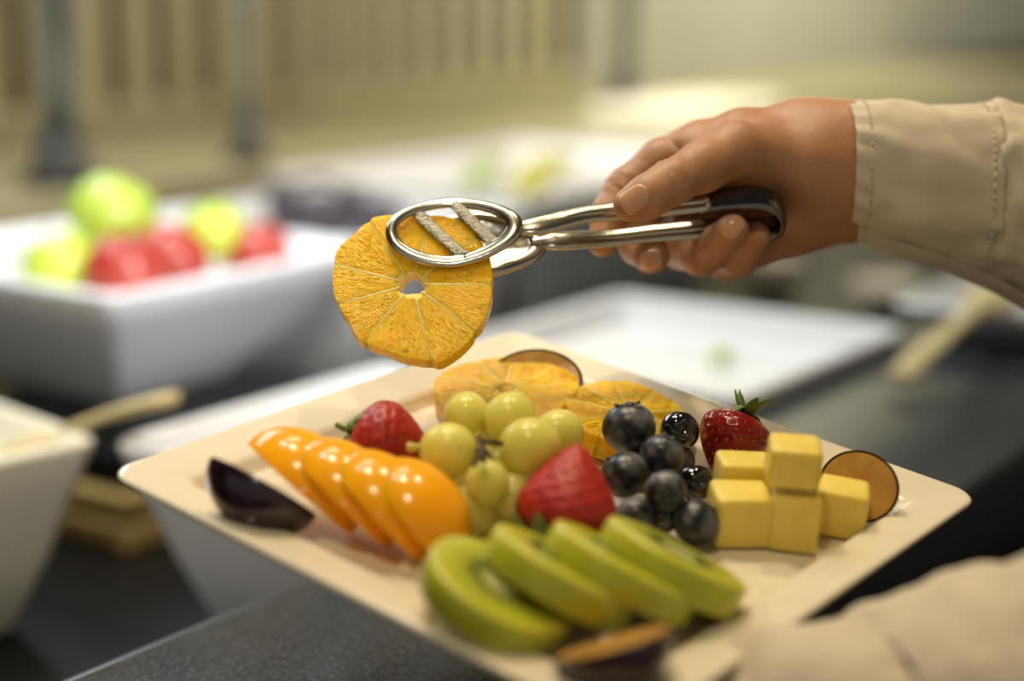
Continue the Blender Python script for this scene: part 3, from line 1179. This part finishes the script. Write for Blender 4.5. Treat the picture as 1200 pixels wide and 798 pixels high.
# ------------------------------------------------------------------ grapes
gb = thing('grape_bunch', 'small bunch of pale green grapes in the middle of the plate', 'grapes', T(pv(580, 590, 0)))
gi = gb.matrix_world.inverted()
stem_c = pv(566, 524, .032)
gr = [(547, 486, .030, 27), (598, 490, .033, 31), (655, 508, .030, 29), (525, 528, .027, 33), (622, 525, .031, 36), (571, 565, .023, 26),
      (542, 572, .012, 31), (603, 587, .013, 33), (556, 597, .010, 30), (640, 545, .016, 28), (585, 545, .013, 30), (520, 556, .010, 27), (590, 520, .018, 30), (560, 500, .014, 29)]
for i, (px, py, h, rp) in enumerate(gr):
    P = pv(px, py, h)
    dd = (P - CAMP).dot(FW)
    r = rp * dd / F_PX
    v, f = sphere(r, 1, 1, 1.06, 26, 18)
    ax = (P - stem_c).normalized()
    fr = frame(gi @ P, ax, ax.orthogonal())
    link('grape', mesh([fr @ q for q in v], f), MT['grape'], gb)
    if i in (6, 7, 8):
        A = gi @ stem_c
        B = gi @ (P - ax * r * .96)
        link('twig', mesh(*tube([A, A.lerp(B, .5) + Vector((0, 0, .0015)), B], [.0009, .0007, .0011], 8)), MT['stem'], gb)
A, B = gi @ pv(500, 525, .027), gi @ pv(479, 524, .029)
link('pedicel', mesh(*tube([A, A.lerp(B, .6), B], [.0022, .0014, .0020], 10)), MT['pedicel'], gb)
for (x0, y0, x1, y1) in ((561, 512, 567, 540), (564, 517, 590, 520), (558, 527, 572, 533), (556, 545, 566, 524)):
    A, B = gi @ pv(x0, y0, .037), gi @ pv(x1, y1, .036)
    link('stem', mesh(*tube([A, A.lerp(B, .5), B], [.0011, .0009, .0010], 8)), MT['stem'], gb)

# ------------------------------------------------------------------ blueberries
bl = [(737, 501, .026, 32, 'blue', 'largest blueberry at the top left of the heap', (-.2, .4, 1)),
      (796, 505, .022, 24, 'blueshine', 'wet shiny blueberry in front of the dark strawberry', (.1, -.7, .4)),
      (776, 534, .023, 27, 'blue', 'blueberry in the middle of the heap under the wet one', (.5, .6, 1)),
      (732, 556, .016, 29, 'blue', 'blueberry at the left of the heap touching the bright strawberry', (-.5, .4, .8)),
      (780, 576, .020, 25, 'blue', 'blueberry showing its crown at the front of the heap', (.0, -1, .25)),
      (815, 566, .010, 22, 'blueshine', 'small wet blueberry beside the pineapple', (.2, -.8, .5)),
      (746, 606, .008, 25, 'blue', 'low blueberry behind the kiwi slices', (-.3, -.4, -.8)),
      (816, 612, .010, 29, 'blue', 'blueberry at the front right corner of the heap', (.6, .3, .8)),
      (778, 606, .007, 20, 'blueshine', 'blueberry wedged low between the front ones', (.2, .5, .8)),
      (757, 545, .010, 27, 'blue', 'blueberry hidden beneath the middle of the heap', (.3, .5, .8)),
      (790, 540, .008, 25, 'blue', 'blueberry hidden beneath the wet one', (.3, .5, .8))]
for (px, py, h, rp, m, lab, ax) in bl:
    P = pv(px, py, max(h, .0085))
    r = rp * (P - CAMP).dot(FW) / F_PX
    t = thing('blueberry', lab, 'blueberry', frame(P, vv(*ax), vv(1, .1, .2)), 'blueberries heaped on the plate')
    prof = []
    for i in range(19):
        th = math.pi * i / 18
        rr = r * math.sin(th) + 1e-5
        z = -r * .93 * math.cos(th)
        if th > 2.2:
            z -= .30 * r * math.exp(-(rr / (r * .26)) ** 2)
        prof.append((rr, z))
    link('berry', mesh(*lathe(prof, 28)), MT[m], t)
    vs, fs = [], []
    n = 20
    for j, (q, z) in enumerate(((.20, .80), (.30, .88), (.42, .97), (.44, .88))):
        for k in range(n):
            a = 2 * math.pi * k / n
            s = 1 + .20 * math.cos(5 * a) * (j / 2 if j < 3 else 1)
            vs.append(Vector((r * q * s * math.cos(a), r * q * s * math.sin(a), r * .93 * (z + (.05 * math.cos(5 * a) if j == 2 else 0)))))
    for i in range(3):
        for k in range(n):
            k2 = (k + 1) % n
            fs.append((i * n + k, i * n + k2, (i + 1) * n + k2, (i + 1) * n + k))
    link('crown', mesh(vs, fs), MT['bluecrown'], t)


# ------------------------------------------------------------------ pineapple cubes
def cube_piece(label, px, py, h, sx, sy, sz, yaw, seed, tilt=(0, 0, 1)):
    rnd = random.Random(seed)
    mw = frame(pv(px, py, h), vv(*tilt), vv(math.cos(yaw), math.sin(yaw), 0))
    n = 6
    bm = bmesh.new()
    bmesh.ops.create_cube(bm, size=1)
    for v in bm.verts:
        v.co = Vector((v.co.x * sx * rnd.uniform(.93, 1.05), v.co.y * sy * rnd.uniform(.95, 1.05), v.co.z * sz * rnd.uniform(.94, 1.04)))
    bmesh.ops.bevel(bm, geom=bm.edges[:], offset=.0030, segments=4, affect='EDGES', profile=.6)
    bmesh.ops.triangulate(bm, faces=[f for f in bm.faces if len(f.verts) > 4])
    me = bpy.data.meshes.new('cube')
    bm.to_mesh(me)
    bm.free()
    me.polygons.foreach_set('use_smooth', [True] * len(me.polygons))
    tag(link('pineapple_cube', me, MT['pine'], None, mw), label, 'pineapple', 'pineapple cubes on the plate')


s_ = .0215
cube_piece('pineapple cube at the front left beside the blueberries', 866, 602, .0112, .0240, .021, .0215, R(6), 1)
cube_piece('pineapple cube behind the front left one', 871, 568, .0125, .0235, .018, .0250, R(4), 2)
cube_piece('tall pineapple cube in the front middle of the stack', 929, 604, .0120, .0205, .022, .0235, R(-6), 3)
cube_piece('topmost pineapple cube of the stack', 929, 541, .0345, .0205, .020, .0170, R(-5), 4)
cube_piece('pineapple cube under the back of the topmost one', 930, 566, .0125, .020, .016, .0240, R(-5), 6)
cube_piece('pineapple cube at the right next to the plum half', 986, 594, .0105, .0210, .0205, .0200, R(-12), 5, (.03, 0, 1))


# ------------------------------------------------------------------ kiwi slices
def kiwi(label, px, py, d, ncam, xh, R0, thick, seed, ell=.92):
    rnd = random.Random(seed)
    P = C(px, py, d)
    t = thing('kiwi_slice', label, 'kiwi slice', frame(P, camvec(*ncam), camvec(*xh)), 'kiwi slices on the plate')
    n = 56
    out = [(R0 * (1 + .012 * math.sin(5 * a + seed)) * math.cos(a), R0 * ell * math.sin(a)) for a in [2 * math.pi * i / n for i in range(n)]]
    link('flesh', mesh(*pillow(out, thick, .0016, None, .5)), MT['kiwi'], t)
    # peeled rim: a band around the edge
    vs, fs = [], []
    for (k, z) in ((.985, -.40), (1.006, -.30), (1.010, 0), (1.006, .30), (.985, .40)):
        for (x, y) in out:
            vs.append(Vector((x * k, y * k, z * thick)))
    for i in range(4):
        for q in range(n):
            q2 = (q + 1) % n
            fs.append((i * n + q, i * n + q2, (i + 1) * n + q2, (i + 1) * n + q))
    link('peeled_rim', mesh(vs, fs), MT['kiwirim'], t)
    parts = []
    for i in range(46):
        a = 2 * math.pi * (i + rnd.uniform(-.3, .3)) / 46
        rr = R0 * rnd.uniform(.30, .50)
        for sg in (1, -1):
            v, f = sphere(1, .0013, .0007, .0004, 8, 5)
            mt = Matrix.Translation((rr * math.cos(a), rr * ell * math.sin(a), sg * (thick / 2 + .0001))) @ Matrix.Rotation(a, 4, 'Z')
            parts.append(([mt @ q for q in v], f))
    o = link('seeds', mesh(*join(parts)), MT['kiwiseed'], t)
    o['kind'] = 'stuff'
    return t


kiwi('kiwi slice nearest the left, its cut face showing most', 580, 699, .595, (.43, .82, .34), (.85, -.45, .1), .0275, .0125, 1)
kiwi('second kiwi slice from the left', 655, 676, .612, (.47, .87, .06), (.86, -.48, .1), .0285, .0125, 2)
kiwi('third kiwi slice from the left', 727, 671, .622, (.47, .87, .04), (.86, -.48, .1), .0290, .0120, 3)
kiwi('kiwi slice at the right end of the row', 787, 664, .632, (.45, .88, .06), (.86, -.46, .1), .0280, .0130, 4)


# ================================================================== the person: hands, arms, jacket
person = thing('person', 'person in a cream jacket holding tongs in one hand and the plate in the other', 'person', T((.55, .66, 0)))
PI_ = person.matrix_world.inverted()


def q(px, py, d):
    return tuple(C(px, py, d))


# ---- right hand
S = SDF((.026, .706, 1.098), (.215, .850, 1.238), .00125)
mm = .001
idx = S.chain([(q(822, 172, .806), .0125), (q(775, 190, .803), .0105), (q(732, 222, .800), .0095), (q(714, 252, .795), .0082), (q(706, 284, .789), .0068)], .004)
mid = S.chain([(q(845, 178, .822), .0125), (q(770, 228, .818), .0100), (q(745, 262, .810), .0095), (q(748, 288, .797), .0085), (q(763, 299, .779), .0086)], .004)
rin = S.chain([(q(876, 190, .830), .0125), (q(812, 262, .826), .0100), (q(800, 292, .812), .0095), (q(822, 299, .790), .0092), (q(858, 270, .7665), .0076)], .004)
lit = S.chain([(q(905, 205, .833), .0115), (q(862, 285, .828), .0095), (q(852, 306, .812), .0088), (q(866, 301, .795), .0085), (q(886, 276, .778), .0066)], .004)
thb = S.chain([(q(905, 186, .790), .0150), (q(862, 176, .7755), .0128), (q(822, 196, .7610), .0108), (q(786, 214, .7500), .0096), (q(760, 230, .7445), .0090), (q(738, 240, .7435), .0074)], .005)
palm = S.chain([(q(985, 172, .803), .0175), (q(930, 163, .806), .0160), (q(870, 166, .806), .0150), (q(828, 174, .806), .0130)], .006)
for pts in ([(q(990, 190, .806), .020), (q(920, 180, .815), .0150), (q(852, 182, .822), .0125)],
            [(q(990, 205, .806), .020), (q(930, 200, .820), .0150), (q(878, 194, .829), .0125)],
            [(q(990, 222, .803), .019), (q(940, 232, .812), .0165), (q(905, 212, .830), .0125)],
            [(q(985, 228, .798), .0180), (q(930, 256, .806), .0165), (q(885, 284, .818), .0120)],      # heel of the hand
            [(q(985, 195, .795), .0180), (q(945, 195, .790), .0165), (q(895, 184, .788), .0150)],       # ball of the thumb
            [(q(870, 176, .795), .0110), (q(832, 180, .790), .0080), (q(812, 178, .798), .0090)]):      # web between thumb and index
    palm = S.smin(palm, S.chain(pts, .006), .010)
wrist = None
for (dy, rr) in ((-31, .0170), (0, .0205), (30, .0170)):
    c = S.cone(q(960, 197 + dy * .95, .802), q(1130, 212 + dy * 1.1, .812), rr, rr * 1.12)
    wrist = c if wrist is None else S.smin(wrist, c, .012)
F = S.smin(palm, wrist, .016)
F = S.smin(F, thb, .007)
for fg in (idx, mid, rin, lit):
    F = S.smin(F, fg, .0045) if fg is not None else F
# knuckle creases and finger-joint wrinkles cut lightly into the surface
def crease(F, fing, c, axis, dorsal, offs, dpt, wdt, reach=.010):
    c, axis, dorsal = np.array(c), np.array(axis.normalized()), np.array(dorsal.normalized())
    rel = S.p - c
    t = rel @ axis
    sd = rel @ dorsal
    side_ = np.linalg.norm(rel - t[..., None] * axis - sd[..., None] * dorsal, axis=-1)
    m = np.clip((sd - .001) / .004, 0, 1) * np.clip((.0035 - fing) / .002, 0, 1) * (np.linalg.norm(rel, axis=-1) < .018)
    for of in offs:
        tt = t - of - 14 * side_ ** 2 * (1 if of > 0 else -1)
        F = F + dpt * m * np.exp(-(tt / wdt) ** 2)
    return F


F = crease(F, thb, q(786, 214, .750), camvec(-.85, -.45, .15), camvec(-.25, .60, .76), (-.0030, -.0008, .0016), .0009, .0007)
F = crease(F, idx, q(732, 222, .800), camvec(-.5, -.8, .1), camvec(-.70, .45, .55), (-.0025, 0, .0025), .0009, .0008)
F = crease(F, idx, q(790, 184, .804), camvec(-.85, -.45, .1), camvec(-.30, .60, .74), (0,), .0012, .0009)
F = crease(F, rin, q(822, 299, .790), camvec(.6, .6, .4), camvec(-.5, -.5, .7), (0, .002), .0008, .0008)
v_r, f_r = S.mesh(F, 1)
del S, F, idx, mid, rin, lit, thb, palm, wrist

# ---- left hand under the plate
pb = lambda x, y, z: tuple(MV @ Vector((x, y, z)))
S = SDF((-.06, .46, .93), (.30, .72, 1.06), .0025)
Fz = S.chain([(pb(.125, -.165, -.050), .025), (pb(.085, -.110, -.042), .022), (pb(.045, -.060, -.0355), .017), (pb(.02, -.03, -.0335), .015)], .01)
Fz = S.smin(Fz, S.chain([(pb(.085, -.100, -.042), .020), (pb(.060, -.030, -.0335), .015)], .01), .012)
for pts in ([(.025, -.035), (-.010, -.020), (-.035, -.005), (-.052, .004)], [(.030, -.025), (.000, .002), (-.020, .024), (-.036, .038)], [(.040, -.020), (.022, .014), (.008, .040), (-.002, .056)], [(.058, -.022), (.050, .010), (.044, .030), (.040, .044)]):
    ch = S.chain([(pb(x, y, -.0305), r) for (x, y), r in zip(pts, (.0115, .0105, .0095, .0080))], .004)
    Fz = S.smin(Fz, ch, .005)
th_c = S.chain([(pb(.070, -.085, -.038), .015), (pb(.040, -.095, -.032), .0125), (pb(.015, -.090, -.0295), .0108), (pb(-.004, -.082, -.0275), .0085)], .005)
Fz = S.smin(Fz, th_c, .008)
v_l, f_l = S.mesh(Fz, 2)

# ---- torso and upper arms (inside the jacket, out of frame)
sh_r, el_r = (.55, .88, 1.40), (.44, .86, 1.155)
sh_l, el_l = (.55, .46, 1.38), (.375, .44, 1.055)
S = SDF((.22, .22, .85), (.86, 1.12, 1.60), .010)
body = S.chain([((.58, .67, .92), .125), ((.58, .67, 1.10), .115), ((.57, .67, 1.28), .125), ((.57, .67, 1.40), .09), ((.555, .67, 1.52), .055)], .05)
for yy in (-.085, .085):
    body = S.smin(body, S.chain([((.58, .67 + yy, .92), .105), ((.575, .67 + yy, 1.15), .10), ((.57, .67 + yy, 1.33), .10)], .04), .06)
wr_r, wr_l = q(1110, 215, .81), pb(.125, -.165, -.050)
arms = S.smin(S.chain([(sh_r, .058), (el_r, .044), (wr_r, .032)], .03), S.chain([(sh_l, .058), (el_l, .042), (wr_l, .028)], .03), .02)
v_t, f_t = S.mesh(S.smin(body, arms, .05), 3)
bv, bf = join([(v_r, f_r), (v_l, f_l), (v_t, f_t)])
link('body', fast_mesh([tuple(PI_ @ Vector(p)) for p in bv], bf), MT['skin'], person)
jk = S.smin(body - .016, S.smin(S.chain([(sh_r, .080), (el_r, .066), (q(1470, 310, .86), .052)], .03), S.chain([(sh_l, .080), (el_l, .060), (tuple(Vector(el_l).lerp(Vector(wr_l), .12)), .050)], .03), .02), .05)
v_j, f_j = S.mesh(jk, 3)
jacket = link('jacket', fast_mesh([tuple(PI_ @ Vector(p)) for p in v_j], f_j), MT['cotton'], person)
del S, jk, body, arms


# ---- nails: thin plates laid on the finger surface
from mathutils.bvhtree import BVHTree
HB = BVHTree.FromPolygons([Vector(p) for p in v_r], f_r)


def nail(px, py, d, along, nrm, wd, ln):
    P = C(px, py, d)
    nrm = nrm.normalized()
    hit = HB.ray_cast(P + nrm * .02, -nrm)
    if hit[0] is not None:
        P = hit[0]
        nrm = (nrm + hit[1] * (1 if hit[1].dot(nrm) > 0 else -1)).normalized()
    fr = frame(P, nrm, along)
    vs, fs = [], []
    na, nb = 14, 12
    for i in range(na + 1):
        f = i / na * 2 - 1
        for k in range(nb + 1):
            g = k / nb * 2 - 1
            wl = wd * max(.02, 1 - abs(f) ** (3.2 if f < 0 else 4.5)) ** .42
            p = fr @ Vector((f * ln, g * wl, .012))
            h = HB.ray_cast(p, -nrm, .03)
            c = h[0] if h[0] is not None else fr @ Vector((f * ln, g * wl, -.002))
            lift = .00055 * (1 - abs(g) ** 6) + (.0004 * max(0, f) ** 2)
            vs.append(PI_ @ (c + nrm * lift))
    for i in range(na):
        for k in range(nb):
            a = i * (nb + 1) + k
            fs.append((a, a + 1, a + nb + 2, a + nb + 1))
    o = link('fingernail', mesh(vs, fs), MT['nail'], person)
    md = o.modifiers.new('solid', 'SOLIDIFY')
    md.thickness = .0006
    md.offset = -1


nail(743, 232, .7360, camvec(-.88, -.42, .12), camvec(-.30, .55, .82), .0052, .0068)
nail(763, 306, .7712, camvec(.15, -.80, .55), camvec(.10, -.25, .95), .0052, .0050)
nail(859, 265, .7590, camvec(.62, .72, .20), camvec(-.10, -.05, 1), .0048, .0060)


# ---- sleeves: cloth tubes ringed around the wrists
def cloth_tube(rings, name, parent, wr=.0006, seed=0, seg=72, thick=.0014, wfun=None):
    """rings: (top point, bottom point, half depth vector)"""
    vs, fs = [], []
    rows = spline([tuple(a) + tuple(b) + tuple(c) for a, b, c in rings], 7)
    for i, r in enumerate(rows):
        a, b, c = Vector(r[0:3]), Vector(r[3:6]), Vector(r[6:9])
        cen, hv = (a + b) / 2, (a - b) / 2
        for k in range(seg):
            th = 2 * math.pi * k / seg
            cx, sy = math.cos(th), math.sin(th)
            cx = math.copysign(abs(cx) ** .85, cx)
            sy = math.copysign(abs(sy) ** .85, sy)
            p = cen + hv * cx + c * sy
            n = (hv.normalized() * cx + c.normalized() * sy)
            amp = wr * (wfun(i / (len(rows) - 1)) if wfun else 1)
            p = p + n * (amp * (mnoise.noise(Vector((p.x * 38 + seed, p.y * 55, p.z * 55))) * 2 + mnoise.noise(Vector((p.x * 90, p.y * 120 + seed, p.z * 120)))))
            e = i / (len(rows) - 1)
            if name == 'cuff':
                p = p + n * (.0007 * math.sin(th * 19 + 3 * mnoise.noise(p * 40)) * (math.exp(-((e - .04) / .10) ** 2) + 1.3 * math.exp(-((e - .97) / .10) ** 2)))
            vs.append(PI_ @ p)
    n = len(rows)
    for i in range(n - 1):
        for k in range(seg):
            k2 = (k + 1) % seg
            fs.append((i * seg + k, i * seg + k2, (i + 1) * seg + k2, (i + 1) * seg + k))
    o = link(name, mesh(vs, fs), MT['cotton'], parent)
    md = o.modifiers.new('solid', 'SOLIDIFY')
    md.thickness = thick
    md.offset = -1
    return o, rows


def ringpx(px, top, bot, d, hd, slant=0.0):
    return (C(px + slant, top, d), C(px - slant, bot, d), camvec(0, 0, 1) * hd)


cuff_r = [ringpx(990, 120, 276, .800, .0285, 1), ringpx(1030, 119, 287, .802, .0300, 1), ringpx(1080, 120, 301, .805, .0315, 2), ringpx(1125, 121, 316, .808, .0325, 2), ringpx(1156, 123, 328, .810, .0335, 2)]
cuff, rows = cloth_tube(cuff_r, 'cuff', jacket, .0012, 3)
slv_r = [ringpx(1150, 125, 324, .810, .0325), ringpx(1166, 118, 334, .811, .0350), ringpx(1200, 119, 350, .814, .0380), ringpx(1260, 125, 372, .822, .0420), ringpx(1330, 120, 392, .835, .0480)]
cloth_tube(slv_r, 'sleeve', jacket, .0028, 9)


def seam(rows, k, name, rad=.00045, push=.0001, seg=72):
    r = rows[k]
    a, b, c = Vector(r[0:3]), Vector(r[3:6]), Vector(r[6:9])
    cen, hv = (a + b) / 2, (a - b) / 2
    parts = []
    for i in range(seg):
        pts = []
        for j in range(3):
            th = 2 * math.pi * (i + j * .36) / seg
            cx, sy = math.cos(th), math.sin(th)
            cx = math.copysign(abs(cx) ** .85, cx)
            sy = math.copysign(abs(sy) ** .85, sy)
            n = hv.normalized() * cx + c.normalized() * sy
            pts.append(PI_ @ (cen + hv * cx + c * sy + n * push))
        parts.append(tube(pts, rad, 5))
    o = link(name, mesh(*join(parts)), MT['thread'], jacket)
    o['kind'] = 'stuff'


seam(rows, 3, 'stitching')
seam(rows, 25, 'stitching')
# open placket: a second layer of cloth showing under the cuff
fl_pts = [(996, 273, .792), (1040, 290, .793), (1100, 309, .797), (1160, 333, .803), (1210, 360, .81), (1265, 384, .82), (1330, 404, .833)]
vs, fs = [], []
n = 0
for (px, py, d) in [tuple(p) for p in spline(fl_pts, 6)]:
    a = C(px, py - 14, d - .006)
    b = C(px + 2, py + 4, d + .002)
    c = C(px + 3, py + 7, d + .018)
    e = C(px + 2, py - 2, d + .028)
    for p in (a, b, c, e):
        vs.append(PI_ @ p)
    n += 1
for i in range(n - 1):
    for k in range(3):
        fs.append((i * 4 + k, i * 4 + k + 1, (i + 1) * 4 + k + 1, (i + 1) * 4 + k))
o = link('cuff_placket', mesh(vs, fs), MT['cotton'], jacket)
md = o.modifiers.new('solid', 'SOLIDIFY')
md.thickness = .0016
md2 = o.modifiers.new('sub', 'SUBSURF')
md2.levels = md2.render_levels = 2

# left sleeve
Wl, El = Vector(wr_l), Vector(el_l)


def ring_l(px, top, d, h, hd):
    a = C(px, top, d)
    return (a, a - Vector((0, 0, 1)) * h + Vector((-.012, 0, 0)), Vector((-.35, 1, .1)).normalized() * hd)


slv_l = [ring_l(800, 812, .585, .052, .028), ring_l(850, 785, .580, .058, .030), ring_l(890, 761, .576, .064, .032), ring_l(930, 748, .572, .066, .034), ring_l(985, 746, .568, .070, .036), ring_l(1035, 744, .565, .073, .037)]
cl, rows_l = cloth_tube(slv_l, 'cuff', jacket, .0007, 5)
slv_l2 = [ring_l(1030, 742, .566, .070, .036), ring_l(1065, 724, .563, .080, .041), ring_l(1130, 704, .558, .085, .044), ring_l(1210, 683, .55, .092, .048), ring_l(1330, 660, .53, .10, .052), ring_l(1500, 620, .50, .11, .056)]
cloth_tube(slv_l2, 'sleeve', jacket, .0016, 11)
seam(rows_l, 3, 'stitching')

# ------------------------------------------------------------------ let the fruit rest on the plate's well
bpy.context.view_layer.update()
for o in [o for o in bpy.data.objects if o.parent is None and o.get('category') in ('apricot slice', 'strawberry', 'kiwi slice', 'orange slice', 'plum')]:
    if 'tongs' in o['label'] or 'bowl' in o['label'] or 'heap' in o['label']:
        continue
    low = min((m.matrix_world @ v.co - PC).dot(PN) for m in [o] + list(o.children) if m.type == 'MESH' and m.name.split('.')[0] not in ('calyx_leaf', 'stalk') for v in m.data.vertices) - WELL
    r = (CAMP - o.matrix_world.translation).normalized()
    o.matrix_world = T(r * ((.0003 - low) / r.dot(PN))) @ o.matrix_world
